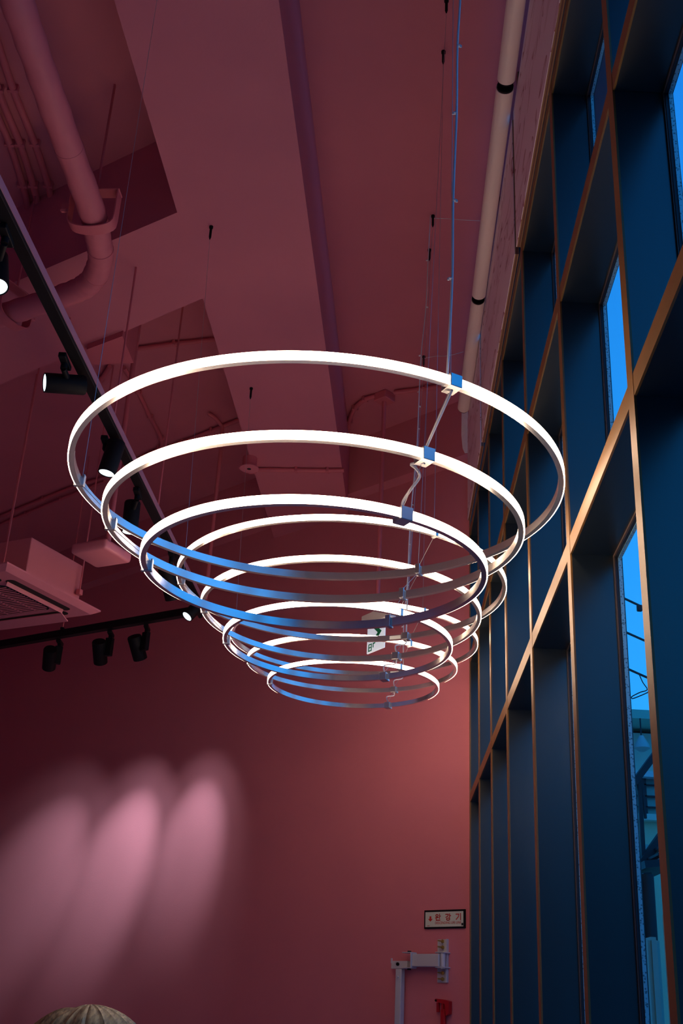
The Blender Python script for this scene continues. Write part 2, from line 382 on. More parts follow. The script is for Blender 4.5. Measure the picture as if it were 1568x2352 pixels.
for c in range(3):
    th = thing('ring_chandelier', Vector((FIT[3 * c][0], FIT[3 * c][1], FIT[3 * c + 2][2] + EYE - .02)), CLBL[c], 'chandelier', 'ring chandeliers hung in a row')
    boxang = -62 if c == 0 else 62
    for j in range(3):
        i = 3 * c + j; X, Y, Z, T = FIT[i]; R = RR[j]; cc = Vector((X, Y, Z + EYE))
        rg = obj('ring', rring(B(), cc, T, R - RW, R - .0035, -RH / 2, RH / 2), m_alu, th, True)
        obj('led_diffuser', rring(B(), cc, T, R - .0035, R, -RH / 2 + .0018, RH / 2 - .0012), m_glow, rg, True)
        for ang in (180, 60, -60):
            if ang == (-60 if c == 0 else 60):
                bm = B(); box(bm, ring_pt(i, boxang, -.014, -.002), (.046, .036, .037), ring_frame(i, boxang), .0015)
                obj('junction_box', bm, m_boxm, rg)
                if c and j == 0:
                    bm = B(); box(bm, ring_pt(i, boxang + 4.6, -RW - .0006, 0), (.001, .06, .018), ring_frame(i, boxang + 4.6)); obj('rating_sticker', bm, m_white, rg)
            else:
                aa = ang if ang != 180 else 177
                bm = B(); box(bm, ring_pt(i, aa, -.012, 0), (.033, .014, .034), ring_frame(i, aa), .0015)
                box(bm, ring_pt(i, aa, -.026, .004), (.006, .018, .036), ring_frame(i, aa), .001)
                obj('clip', bm, m_boxm, rg)
    # suspension wires
    for ang in (180, 60, -60):
        box_here = ang == (-60 if c == 0 else 60)
        aa = boxang if box_here else (177 if ang == 180 else ang)
        top = ring_pt(3 * c, aa, -.02, .018)
        an = anchors.get((c, ang)) or Vector((top.x, top.y, HB if ang == 180 else HS))
        bm = B(); cyl(bm, an, an - Vector((0, 0, .012)), .011, 16); cyl(bm, an - Vector((0, 0, .012)), an - Vector((0, 0, .07)), .007, 16); cyl(bm, an - Vector((0, 0, .07)), an - Vector((0, 0, .088)), .007, 16, .002)
        cp = obj('ceiling_anchor', bm, m_black, th, True)
        obj('suspension_wire', cyl(B(), an - Vector((0, 0, .085)), top, .0009, 6), m_wire, th)
        for j in range(2):
            obj('suspension_wire', cyl(B(), ring_pt(3 * c + j, aa, -.026, -.016), ring_pt(3 * c + j + 1, aa, -.02, .018), .0010, 6), m_wire, th)
    # power lead
    b0 = ring_pt(3 * c, boxang, -.014, .017)
    if c == 0:
        pts = [at_y(1031, 850, b0.y), at_y(1038, 640, b0.y), at_y(1040, 460, b0.y), at_y(1048, 260, b0.y), at_y(1050, 105, b0.y), at_y(1057, -20, b0.y), at_y(1064, -240, b0.y)]
        pts[0] = b0 + Vector((-.012, 0, 0)); pts.append(Vector((pts[-1].x, pts[-1].y, HS)))
    else:
        an = anchors[(c, 60)]; pts = [b0]
        for k in range(1, 8):
            p = b0.lerp(an, k / 8); p.x += .006 * sin(k * 2.1 + c) - .012; pts.append(p)
        pts.append(an + Vector((-.015, 0, 0)))
    pc = obj('power_cable', sweep(B(), smooth_pts(pts, 5), .0034 if c == 0 else .0030, 8), m_cable, th, True)
    for k, p in enumerate(pts[1:-1]):
        bm = B(); s = 1 if k % 2 else -1
        box(bm, p + Vector((.004 * s, 0, 0)), (.011, .010, .005), None, .001); box(bm, p + Vector((.010 * s, 0, -.002)), (.006, .005, .008), None, .001)
        obj('cable_tie', bm, m_cable, pc)
    # leads from box to box
    for j in range(2):
        a, b = ring_pt(3 * c + j, boxang, -.014, -.020), ring_pt(3 * c + j + 1, boxang, -.014, .017)
        if c == 0 and j == 0: pts = [a, a.lerp(b, .5), b]
        elif c == 0: 
            ya = a.y
            pts = [a, at_y(944, 1066, ya + .03), at_y(957, 1078, ya + .03), at_y(963, 1096, ya + .05), at_y(943, 1124, ya + .07), at_y(925, 1152, b.y), b]
        else:
            m1, m2 = a.lerp(b, .3), a.lerp(b, .62)
            pts = [a, m1 + Vector((.008, 0, 0)), m2 + Vector((-.024, 0, .012)), b]
        obj('link_cable', sweep(B(), smooth_pts(pts, 6), .0040 if c == 0 else .0034, 8), m_cable, th, True)
    if c:   # loose lead ends on the ceiling
        an = anchors[(c, 60)]
        e = at_z(1102, 507, 4.48) if c == 1 else at_z(1064, 808, 4.48)
        pts = [an + Vector((0, 0, -.02)), an.lerp(e, .3) + Vector((0, .0, -.012)), an.lerp(e, .6) + Vector((0, -.05, -.05)), e]
        obj('loose_lead', sweep(B(), smooth_pts(pts, 6), .0018, 6), m_cable, th, True)

# ------------------------------------------------------------------ tracks and spotlights
ZK = 2.85
k1a, k1b = at_z(10, 478, ZK), at_z(450, 1368, ZK)
d1 = (k1b - k1a).normalized(); k1a = k1a - d1 * 1.5
k2b, k2a = at_z(466, 1400, ZK), at_z(0, 1481, ZK)
d2 = (k2a - k2b).normalized(); k2a = k2a + d2 * 1.2
def track(a, b, label):
    d = (b - a).normalized(); mid = (a + b) / 2; L = (b - a).length; R = frame(d)
    t = thing('lighting_track', mid, label, 'track', 'black lighting tracks')
    obj('rail', box(B(), mid, (L, .056, .060), R, .002), m_track, t)
    sd = R @ Vector((0, 1, 0))
    if sd.x < 0: sd = -sd
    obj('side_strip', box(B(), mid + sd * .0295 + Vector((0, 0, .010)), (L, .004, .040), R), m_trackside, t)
    return t
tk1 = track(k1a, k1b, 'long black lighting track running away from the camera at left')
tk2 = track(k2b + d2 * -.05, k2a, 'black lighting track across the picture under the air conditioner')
for tk, pts in ((tk1, [at_z(360, 1185, ZK), at_z(258, 985, ZK)]), (tk2, [at_z(142, 1456, ZK)])):
    for p in pts:
        inb = p.y > 5.9
        obj('hanger_rod', cyl(B(), p + Vector((0, 0, .02)), Vector((p.x, p.y, HS)), .006, 8), m_pipe, tk)
        obj('rod_clamp', box(B(), p + Vector((0, 0, .042)), (.03, .05, .02), None, .003), m_black, tk)
def spot(cx, cy, zr, d, label, lit=True, base=None, target=None, power=0.0, L=.19, r=.048, ang=34, drop=False):
    c = at_z(cx, cy, zr); d = Vector(d).normalized()
    if target is not None: d = (target - c).normalized()
    t = thing('spotlight', c - Vector((0, 0, .08)), label, 'spotlight', 'black track spotlights')
    bm = B(); a, b = c - d * L / 2, c + d * L / 2
    sweep(bm, [a, a + d * .008, b - d * .004, b], r, 40, [r * .93, r, r, r * .97])
    body = obj('lamp_body', bm, m_black, t, True)
    bm = B(); up = Vector((0, 0, 1)) if abs(d.z) < .9 else Vector((0, 1, 0)); u = d.cross(up).normalized(); w = d.cross(u)
    # recessed lens in a rim
    n = 40; o = [bm.verts.new(b + d * .004 + (u * cos(2 * pi * k / n) + w * sin(2 * pi * k / n)) * r * .99) for k in range(n)]
    i_ = [bm.verts.new(b + d * .004 + (u * cos(2 * pi * k / n) + w * sin(2 * pi * k / n)) * r * .86) for k in range(n)]
    o2 = [bm.verts.new(b - d * .006 + (u * cos(2 * pi * k / n) + w * sin(2 * pi * k / n)) * r * .99) for k in range(n)]
    i2 = [bm.verts.new(b - d * .001 + (u * cos(2 * pi * k / n) + w * sin(2 * pi * k / n)) * r * .86) for k in range(n)]
    for k in range(n):
        k2 = (k + 1) % n
        bm.faces.new((o[k], o[k2], i_[k2], i_[k])); bm.faces.new((o[k], o2[k], o2[k2], o[k2])); bm.faces.new((i_[k], i_[k2], i2[k2], i2[k]))
    obj('rim', bm, m_black, body, True)
    obj('lens', cyl(B(), b + d * .0005, b + d * .0015, r * .86, 40), m_lens, body)
    bs = base or Vector((c.x, c.y, ZK + EYE))
    # yoke: adapter on the rail, neck, side arm
    obj('rail_adapter', box(B(), bs - Vector((0, 0, .0445)), (.036, .13, .026), frame((1, 0, 0)), .003), m_black, t)
    bm = B(); cyl(bm, bs - Vector((0, 0, .045)), bs - Vector((0, 0, .085)), .016, 16)
    side = (bs - Vector((0, 0, .085)))
    if drop:        # slim driver case hanging from the rail, lamp pivoted on its side
        obj('neck', bm, m_black, t, True)
        sd_ = (c - bs); sd_.z = 0; sd_.normalize()
        cc_ = bs - Vector((0, 0, .155))
        obj('driver_case', box(B(), cc_, (.062, .040, .150), frame(sd_), .004), m_black, t)
        bm = B(); q_ = Vector((cc_.x, cc_.y, c.z)); cyl(bm, q_ - Vector((0, 0, 0)), c, .016, 14); obj('pivot', bm, m_black, t, True)
    else:
        cyl(bm, side, c - d * .02, .014, 12)
        obj('arm', bm, m_black, t, True)
    for nm, pw_, sz in ((('core_beam', power, ang), ('spill_beam', power * .28, ang * 1.6)) if power else ()):
        ld = bpy.data.lights.new(nm, 'SPOT'); ld.energy = pw_; ld.color = (0.70, 0.94, 1.0); ld.spot_size = radians(sz); ld.spot_blend = 1.0; ld.shadow_soft_size = .03
        lo = bpy.data.objects.new(nm, ld); C.objects.link(lo); lo.parent = t
        lo.location = (b + d * .02) - ORG[t.name]; lo.rotation_euler = d.to_track_quat('-Z', 'Y').to_euler()
    return t
def on1(x, y): return at_z(x, y, ZK)
spot(-8, 622, 2.72, (.25, -.25, -1), 'black spotlight at the left edge of the picture, cut off by the frame', base=on1(18, 520), power=SPOT * .06)
spot(150, 882, 2.74, (-.88, -.38, -.20), 'black spotlight turned to the left, bright lens facing sideways', base=on1(152, 812), power=SPOT * .10)
spot(257, 1050, 2.70, (-.16, -.02, -1), 'black spotlight pointing down, hanging just inside the largest glowing ring', base=on1(246, 1000), power=SPOT * .06)
spot(301, 1187, 2.70, (.02, .02, -1), 'black spotlight pointing down, between the two largest rings at left', base=on1(318, 1118), power=SPOT * .06)
spot(389, 1338, 2.64, (.25, .55, -.80), 'black spotlight turned away, half hidden behind the ring edges', base=on1(396, 1262), L=.22, r=.055)
spot(446, 1400, 2.72, (-.48, -.30, -.72), 'black spotlight with bright lens at the corner where the tracks meet', base=on1(462, 1392), power=SPOT * .06, r=.045, L=.16)
spot(114, 1512, 2.66, (0, 0, -1), 'leftmost of the three unlit-looking spotlights under the cross track', base=at_z(139, 1464, ZK), target=at_wall(70, 2030), power=SPOT, drop=True, r=.056)
spot(229, 1497, 2.66, (0, 0, -1), 'middle one of the three dark spotlights under the cross track', base=at_z(256, 1444, ZK), target=at_wall(268, 1985), power=SPOT * 1.3, drop=True, r=.056)
spot(315, 1487, 2.66, (0, 0, -1), 'rightmost of the three dark spotlights under the cross track', base=at_z(339, 1430, ZK), target=at_wall(440, 1940), power=SPOT * .68, drop=True, r=.056)

# ------------------------------------------------------------------ ceiling cassette
ZA = 2.50
Rc, Nc = at_z(228, 1410, ZA), at_z(18, 1301, ZA)
ex = (Rc - Nc); ex.z = 0; LA = .95; ex.normalize(); ey = Vector((-ex.y, ex.x, 0))
cA = Nc + ex * (Rc - Nc).length / 2 + ey * LA / 2; RA = frame(ex)
ac = thing('air_conditioner', cA - Vector((0, 0, .01)), 'square pink ceiling cassette air conditioner hung on rods at left', 'air conditioner')
def A(u, v_, w): return cA + ex * u + ey * v_ + Vector((0, 0, w))
obj('housing', box(B(), A(.185, 0, .20), (.56, .56, .35), RA, .004), m_ac, ac)
# fascia: bevelled square plate with four air slots and a grille well
bm = B()
h = LA / 2; hb = h - .045
lo = [A(sx_ * hb, sy * hb, -.012) for sx_, sy in ((-1, -1), (1, -1), (1, 1), (-1, 1))]
mi = [A(sx_ * h, sy * h, .018) for sx_, sy in ((-1, -1), (1, -1), (1, 1), (-1, 1))]
tp = [A(sx_ * h, sy * h, .028) for sx_, sy in ((-1, -1), (1, -1), (1, 1), (-1, 1))]
V = [[bm.verts.new(p) for p in q] for q in (lo, mi, tp)]
bm.faces.new(V[0]); bm.faces.new(V[2])
for a, b in zip(V, V[1:]):
    for k in range(4): bm.faces.new((a[k], a[(k + 1) % 4], b[(k + 1) % 4], b[k]))
fas = obj('fascia', bm, m_ac, ac)
def rr_poly(cx, cy, w, hh, r, n=6):
    out = []
    for sx_, sy, a0 in ((1, 1, 0), (-1, 1, 90), (-1, -1, 180), (1, -1, 270)):
        for k in range(n + 1):
            a = radians(a0 + 90 * k / n); out.append((cx + sx_ * (w / 2 - r) + r * cos(a), cy + sy * (hh / 2 - r) + r * sin(a)))
    return out
def flat(name, poly, w0, w1, m, par): return obj(name, extrude_poly(B(), [A(u, v_, w0) for u, v_ in poly], Vector((0, 0, w1 - w0))), m, par)
flat('grille_well', rr_poly(0, 0, .50, .50, .06), -.0135, -.0125, m_void, fas)
for k in range(17):
    u = -.23 + k * .46 / 16; lim = .245 - max(0, abs(u) - .19) * .9
    obj('grille_bar', box(B(), A(u, 0, -.016), (.013, lim * 2, .004), RA, .001), m_ac, fas)
for k in (-.12, 0, .12): obj('grille_rib', box(B(), A(0, k, -.0145), (.48, .012, .003), RA), m_ac, fas)
for s, (dx, dy) in enumerate(((0, -1), (1, 0), (0, 1), (-1, 0))):
    w, hh = (.60, .075) if dx == 0 else (.075, .60)
    flat('air_slot', rr_poly(dx * .335, dy * .335, w, hh, .034), -.0136, -.0122, m_void, fas)
    if dx == 1:      # hangs open, below the plate
        tilt = Matrix.Rotation(radians(24), 3, 'Y'); c_ = A(.335 - .012, 0, -.050); sz = (.085, .60, .007)
    else:            # nearly edge-on, black opening shows beside it
        tilt = Matrix.Rotation(radians((-74 if dy < 0 else 74) if dy else 74), 3, 'X' if dy else 'Y'); c_ = A(dx * .312, dy * .312, -.020); sz = (.56, .040, .005) if dy else (.040, .56, .005)
    bm = B(); box(bm, c_, sz, RA @ tilt, .002, 2)
    obj('louvre', bm, m_ac, fas)
obj('indicator', cyl(B(), A(-.44, -.30, -.0135), A(-.44, -.30, -.0115), .014, 16), m_signw, fas)
for (u, v_, nm) in ((-.145, -.12, 0), (-.145, .25, 0), (.30, .33, 0), (.415, -.315, 0)):
    p = A(u, v_, .16)
    bk = obj('hanger_bracket', box(B(), p, (.035, .035, .04), RA, .003), m_pipe, ac)
    obj('hanger_rod', cyl(B(), p, Vector((p.x, p.y, HS)), .006, 8), m_pipe, bk)

# ------------------------------------------------------------------ square box on a drop pipe
ZP = 2.55
pc_ = at_z(231, 1283, ZP); Rp = frame(ex)
ap = thing('ceiling_box', pc_, 'square pink box hanging on a pipe right of the air conditioner', 'box')
bm = B(); box(bm, pc_ + Vector((0, 0, .035)), (.27, .27, .07), Rp, .022, 3); obj('housing', bm, m_ac, ap, True)
obj('drop_pipe', cyl(B(), pc_ + Vector((.02, .05, .06)), Vector((pc_.x + .02, pc_.y + .05, HS)), .017, 14), m_pipe, ap, True)

# ------------------------------------------------------------------ big lagged pipe with its hangers
ZL = 3.62
pts = [at_z(-40, -230, ZL), at_z(38, 0, ZL), at_z(120, 235, ZL), at_z(206, 470, ZL), at_z(224, 540, ZL), at_z(231, 592, ZL), at_z(214, 640, ZL), at_z(176, 668, ZL), at_z(85, 700, ZL), at_z(-60, 745, ZL), at_z(-400, 860, ZL)]
pipe = thing('lagged_pipe', pts[4], 'thick pink wrapped pipe that bends under the ceiling beam at upper left', 'pipe')
sp = smooth_pts(pts, 10)
rad = [.066 + .0022 * sin(i * 1.9) + .001 * sin(i * .7) for i in range(len(sp))]
obj('pipe_run', sweep(B(), sp, .066, 24, rad), m_lag, pipe, True)
for k in (24, 33, 46, 58, 76):
    p = sp[k]; d = (sp[k + 1] - sp[k - 1]).normalized(); obj('tape_seam', cyl(B(), p - d * .004, p + d * .004, .0685, 24), m_lag, pipe, True)
def strap(p, d, rod=True):
    d = d.normalized(); s = Vector((-d.y, d.x, 0)).normalized(); R = .115; bm = B(); n = 12
    prof = [(-R, .15), (-R, .0)] + [(-R * cos(pi * k / n) if True else 0, -.075 * sin(pi * k / n) ** .6) for k in range(1, n)] + [(R, 0), (R, .15)]
    rings = []
    for u, w in prof:
        q = p + s * u + Vector((0, 0, w)); nrm = (s * u * .6 + Vector((0, 0, min(w, 0)))).normalized() * .006
        rings.append([bm.verts.new(q + d * .035), bm.verts.new(q - d * .035), bm.verts.new(q - d * .035 + nrm), bm.verts.new(q + d * .035 + nrm)])
    for a, b in zip(rings, rings[1:]):
        for k in range(4): bm.faces.new((a[k], a[(k + 1) % 4], b[(k + 1) % 4], b[k]))
    bm.faces.new(rings[0]); bm.faces.new(rings[-1])
    h = obj('strap_hanger', bm, m_pipe, pipe, True)
    obj('hanger_plate', box(B(), p + Vector((0, 0, .155)), (2 * R + .02, .07, .008), frame(s), .002), m_pipe, h)
    obj('hanger_rod', cyl(B(), p + Vector((0, 0, .15)), Vector((p.x, p.y, HS)), .007, 8), m_pipe, h)
    obj('bolt_ear', box(B(), p + s * (R + .03) + Vector((0, 0, .06)), (.05, .03, .05), frame(s), .008), m_pipe, h)
strap(at_z(212, 500, ZL), d1)
strap(at_z(28, 718, ZL), (at_z(176, 668, ZL) - at_z(-60, 745, ZL)))

# ------------------------------------------------------------------ conduits
def conduit(name, pix, r, label, par=None, boxes=()):
    P_ = [at_z(x, y, z) for x, y, z in pix]
    t = thing(name, P_[0], label, 'conduit', 'pink conduits on the ceiling')
    obj('pipe_run', sweep(B(), smooth_pts(P_, 6), r, 12), m_pipe, t, True)
    for k in range(1, len(P_) - 1):
        d = P_[k + 1] - P_[k - 1]
        if d.length < .1: continue
        p = P_[k]; bm = B(); box(bm, p + Vector((0, 0, .004)), (.02, 2.9 * r, 2.3 * r), frame(d), .002); obj('saddle_clip', bm, m_pipe, t)
    return t
zs = 4.5 - .028
cr1 = conduit('conduit', [(862, 910, zs), (838, 918, zs), (815, 938, zs), (802, 968, zs), (796, 1005, zs), (792, 1040, zs)], .018, 'pink conduit curving from the ceiling box towards the beam edge')
conduit('conduit', [(905, 902, zs), (980, 892, zs), (1056, 878, zs)], .018, 'pink conduit running from the ceiling box towards the window wall')
conduit('conduit', [(790, 1080, 3.88), (752, 1081, 3.88), (680, 1080, 3.88), (592, 1079, 3.88)], .018, 'pink conduit along the beam underside to the round detector')
conduit('conduit', [(-40, 1203, zs), (100, 1146, zs), (179, 1115, zs), (245, 1094, zs), (300, 1062, zs), (420, 1016, zs), (487, 989, zs), (556, 962, zs)], .017, 'long pink conduit crossing the recess behind the spotlights')
conduit('conduit', [(-40, 1222, zs), (60, 1180, zs), (140, 1146, zs), (240, 1106, zs)], .014, 'lower of two parallel pink conduits at left of the recess')
conduit('conduit', [(285, 845, zs), (318, 902, zs), (345, 958, zs), (370, 1008, zs), (366, 1030, zs), (330, 1048, zs)], .017, 'pink conduit dropping from the square box to a bend')
conduit('conduit', [(252, 842, zs), (232, 872, zs), (212, 905, zs)], .017, 'short pink conduit left of the square box')
conduit('conduit', [(312, 802, zs), (400, 790, zs), (495, 780, zs)], .017, 'pink conduit from the square box to the beam')
conduit('conduit', [(128, 700, 3.87), (150, 740, 3.87), (170, 785, 3.87), (186, 812, 3.87)], .022, 'pink conduit on the cross beam underside below the thick pipe')
for k, (dx, lab) in enumerate(((0, 'rightmost'), (-34, 'middle'), (-58, 'leftmost'))):
    conduit('conduit', [(-30 + dx * .5, 20, zs), (30 + dx, 205, zs), (80 + dx, 330, zs), (110 + dx, 425, zs), (122 + dx, 490, zs), (116 + dx, 555, zs), (96 + dx, 610, zs)], .02, lab + ' of the curved pink conduits beside the thick pipe at upper left')
# square junction box under the slab
bm = B(); q = [at_z(x, y, 3.86) for x, y in ((199, 803), (210, 838), (307, 834), (281, 772))]
prism(bm, [(p.x, p.y) for p in q], 3.86 + EYE, HS)
tag(obj('pull_box', bm, m_pipe), 'square pink pull box under the slab behind the cross beam', 'box')
# round detector on the beam edge
pd = at_z(574, 1052, 3.9)
dt = thing('smoke_detector', pd - Vector((0, 0, .1)), 'small round pink detector on the left edge of the ceiling beam', 'detector')
obj('base_cup', cyl(B(), pd, pd - Vector((0, 0, .085)), .055, 28), m_pipe, dt, True)
obj('cover_plate', cyl(B(), pd - Vector((0, 0, .085)), pd - Vector((0, 0, .093)), .073, 28), m_ac, dt, True)
obj('sensor_hole', cyl(B(), pd - Vector((0, 0, .0932)), pd - Vector((0, 0, .0938)), .016, 16), m_void, dt)
obj('cable_gland', box(B(), at_z(578, 1078, 3.84), (.07, .06, .06), frame(d2), .008), m_pipe, dt)
# ceiling box with exit sign
pe = at_z(883, 905, 4.5)
es = thing('exit_sign', Vector((pe.x, pe.y, 2.35 + EYE)), 'hanging white exit sign with a green arrow seen between the rings', 'sign')
obj('ceiling_box', box(B(), pe - Vector((0, 0, .035)), (.12, .12, .07), frame(UW), .005), m_pipe, es)
obj('drop_pipe', cyl(B(), pe - Vector((0, 0, .06)), Vector((pe.x, pe.y, 2.70 + EYE)), .016, 14), m_pipe, es, True)
de = Vector((cos(radians(-58)), sin(radians(-58)), 0)); Re = frame(de)
ce = Vector((pe.x, pe.y, 2.66 + EYE)) + de * .02
obj('housing', box(B(), ce, (.34, .07, .09), Re, .006), m_white, es)
pnl = obj('sign_panel', box(B(), ce + de * -.02 + Vector((0, 0, -.145)), (.215, .012, .20), Re, .003), m_exit, es)
nE = Vector((de.y, -de.x, 0)); nE = nE if nE.y < 0 else -nE
def ept(u, w): return ce + de * (-.02 + u) + Vector((0, 0, -.145 + w)) + nE * .0065
sgn = 1 if True else -1
for poly in ([(-.040, .085), (.005, .085), (.075, .030), (.005, -.025), (-.040, -.025), (.025, .030)],):
    obj('arrow_mark', extrude_poly(B(), [ept(u, w) for u, w in poly], nE * .001), m_green, pnl)
for poly in ([(-.10, -.085), (-.045, -.085), (-.045, -.02), (-.10, -.02)],):
    bm = B(); 
    for (u0, u1, w0, w1) in ((-.085, -.075, -.090, -.035), (-.052, -.042, -.090, -.035), (-.085, -.042, -.090, -.082), (-.085, -.042, -.066, -.058), (-.085, -.042, -.043, -.035), (-.03, -.02, -.07, -.035), (-.03, .0, -.045, -.035)):
        extrude_poly(bm, [ept(u0, w0), ept(u1, w0), ept(u1, w1), ept(u0, w1)], nE * .001)
    obj('door_mark', bm, m_green, pnl)
# vertical feed pipe to the cross track
pf = at_z(470, 1392, ZK)
fp = thing('feed_pipe', pf, 'vertical pink pipe feeding the lighting track behind the ring edges', 'pipe')
obj('pipe_run', sweep(B(), smooth_pts([pf + Vector((0, 0, .05)), pf + Vector((0, 0, .8)), pf + Vector((.0, 0, HS - pf.z - .2)), pf + Vector((-.03, -.02, HS - pf.z - .08)), pf + Vector((-.12, -.06, HS - pf.z - .02))], 6), .016, 12), m_pipe, fp, True)

# ------------------------------------------------------------------ things on the back wall
RWL = Matrix(((UW.x, -NW.x, 0), (UW.y, -NW.y, 0), (0, 0, 1)))      # x along wall to the right, y out into the room, z up
def wl(x, y, out): return at_wall(x, y, 0) - NW * out
def wallbox(bm, x0, y0, x1, y1, o0, o1, bev=0.0):
    """box whose front face spans the pixel rectangle on the plane 'o1' out of the wall"""
    a, b = at_wall(x0, (y0 + y1) / 2, o1), at_wall(x1, (y0 + y1) / 2, o1); t_, u_ = at_wall((x0 + x1) / 2, y0, o1), at_wall((x0 + x1) / 2, y1, o1)
    w = (b - a).dot(UW); h_ = t_.z - u_.z; c = (a + b) / 2; c.z = (t_.z + u_.z) / 2
    return box(bm, c + NW * ((o1 - o0) / 2), (w, o1 - o0, h_), RWL, bev)
sg = thing('wall_sign', at_wall(1020, 2133, .0), 'small white wall sign with red Korean lettering and arrow, black frame', 'sign')
obj('frame', wallbox(B(), 973.5, 2089.5, 1067.5, 2132.5, 0, .012, .002), m_black, sg)
pan = obj('sign_face', wallbox(B(), 976.5, 2094, 1063.5, 2128.5, .012, .0135), m_signw, sg)
u0 = at_wall(976.5, 2111, .0135); u1 = at_wall(1063.5, 2111, .0135); SWD = (u1 - u0).dot(UW); SHT = at_wall(1020, 2094, .0135).z - at_wall(1020, 2128.5, .0135).z
sc = (u0 + u1) / 2; sc.z = (at_wall(1020, 2094, .0135).z + at_wall(1020, 2128.5, .0135).z) / 2
def sp_(u, w): return sc + UW * ((u - .5) * SWD) + Vector((0, 0, (w - .5) * SHT)) - NW * .0001
def stroke(bm, pts, wd):
    for (a, b) in zip(pts, pts[1:]):
        A_, B_ = sp_(*a), sp_(*b); d = (B_ - A_); L = d.length
        if L < 1e-6: continue
        box(bm, (A_ + B_) / 2 - NW * .0004, (L + wd * .8, wd, .0008), frame(d, za=-NW))
    return bm
def arc(cx, cy, rx, ry, n=14): return [(cx + rx * cos(2 * pi * k / n), cy + ry * sin(2 * pi * k / n)) for k in range(n + 1)]
ST = .0062
# the three syllables: wan, gang, gi
bm = B(); ox, oy, sw_, sh_ = .265, .43, .14, .42
def G(x, y): return (ox + x * sw_, oy + y * sh_)
for s_ in (arc(.34, .76, .22, .17), [(.34, .58), (.34, .42)], [(.04, .40), (.64, .44)], [(.82, 1.0), (.82, .26)], [(.82, .66), (1.0, .66)], [(.2, .28), (.2, .03), (.92, .03)]):
    stroke(bm, [(G(*p) if s_ is not s_ else G(*p)) for p in s_], ST)
obj('letters', bm, m_signred, pan)
bm = B(); ox = .535
for s_ in ([(.05, .92), (.55, .92), (.5, .66), (.1, .44)], [(.78, 1.0), (.78, .38)], [(.78, .70), (1.0, .70)], arc(.52, .16, .3, .16)):
    stroke(bm, [G(*p) for p in s_], ST)
obj('letters', bm, m_signred, pan)
bm = B(); ox = .805
for s_ in ([(.05, .9), (.58, .9), (.52, .5), (.1, .08)], [(.9, 1.0), (.9, .0)]):
    stroke(bm, [G(*p) for p in s_], ST)
obj('letters', bm, m_signred, pan)
obj('arrow_mark', extrude_poly(B(), [sp_(u, w) for u, w in ((.115, .72), (.16, .72), (.16, .54), (.20, .54), (.1375, .36), (.075, .54), (.115, .54))], -NW * .0008), m_signred, pan)
obj('maker_mark', extrude_poly(B(), [sp_(u, w) for u, w in ((.055, .09), (.115, .09), (.115, .06), (.055, .06))], -NW * .0008), m_signred, pan)
obj('corner_mark', extrude_poly(B(), [sp_(u, w) for u, w in ((.955, .06), (.999, .06), (.999, .22), (.955, .22))], -NW * .0008), m_black, pan)
fc = bpy.data.curves.new('descending_life_line', 'FONT'); fc.body = 'DESCENDING LIFE LINE'; fc.size = 1.0; fc.extrude = 0.002
fo = bpy.data.objects.new('caption', fc); C.objects.link(fo); bpy.context.view_layer.update()
me = bpy.data.meshes.new_from_object(fo.evaluated_get(bpy.context.evaluated_depsgraph_get())); bpy.data.objects.remove(fo)
xs = [v.co.x for v in me.vertices]; ys = [v.co.y for v in me.vertices]
fx, fy = (.68 * SWD) / (max(xs) - min(xs)), (.165 * SHT) / (max(ys) - min(ys))
bm = B(); bm.from_mesh(me); bpy.data.meshes.remove(me)
p0 = sp_(.265, .18)
for v_ in bm.verts: v_.co = p0 + UW * ((v_.co.x - min(xs)) * fx) + Vector((0, 0, (v_.co.y - min(ys)) * fy)) - NW * (.0004 + v_.co.z * .2)
obj('caption', bm, m_signred, pan)

# descending-device arm
dv = thing('rescue_arm', at_wall(960, 2360, 0), 'grey steel swing arm bolted to the wall below the white sign', 'bracket')
obj('wall_plate', wallbox(B(), 1004, 2157.5, 1026, 2257, 0, .008, .001), m_grey, dv)
ax = at_wall(1026, 2200, .0); pz0, pz1 = at_wall(1028, 2257, .0).z, at_wall(1028, 2157, .0).z
hw = (pz0 + pz1) / 2
pr_ = at_wall(1030, 2200, 0)
obj('side_flange', box(B(), Vector((pr_.x, pr_.y, hw)) - NW * .011 + UW * -.004, (.010, .022, pz1 - pz0), RWL, .001), m_grey, dv)
for yb_ in (2162, 2176, 2235, 2249):
    p = at_wall(1017, yb_, .008); bm = B(); cyl(bm, p, p - NW * .010, .012, 6); cyl(bm, p - NW * .010, p - NW * .055, .0045, 10)
    obj('anchor_bolt', bm, m_brass, dv, True)
for yl in (2188.5, 2222.5):
    p = at_wall(1017, yl, .03); obj('hinge_lug', box(B(), p, (.075, .075, .008), RWL, .002), m_grey, dv)
zc_ = at_wall(980, 2206, .05).z; hh_ = at_wall(980, 2192, .05).z - at_wall(980, 2221, .05).z
a_, b_ = at_wall(951, 2206, .05), at_wall(1012, 2206, .05); mid = (a_ + b_) / 2; mid.z = zc_
obj('arm_tube', box(B(), mid, ((b_ - a_).dot(UW), .05, hh_), RWL, .003), m_grey, dv)
p = at_wall(1017, 2206, .05); p.z = zc_; obj('hinge_pin', cyl(B(), p - Vector((0, 0, hh_ / 2 + .012)), p + Vector((0, 0, hh_ / 2 + .012)), .016, 16), m_grey, dv, True)
p = at_wall(939.5, 2206, .055); p.z = zc_
bm = B(); hb_ = hh_ * 1.22
for s in (-1, 1): box(bm, p + Vector((0, 0, s * hb_ / 2)), (.075, .062, .006), RWL, .001)
box(bm, p + UW * .036, (.006, .062, hb_), RWL); obj('swivel_bracket', bm, m_grey, dv)
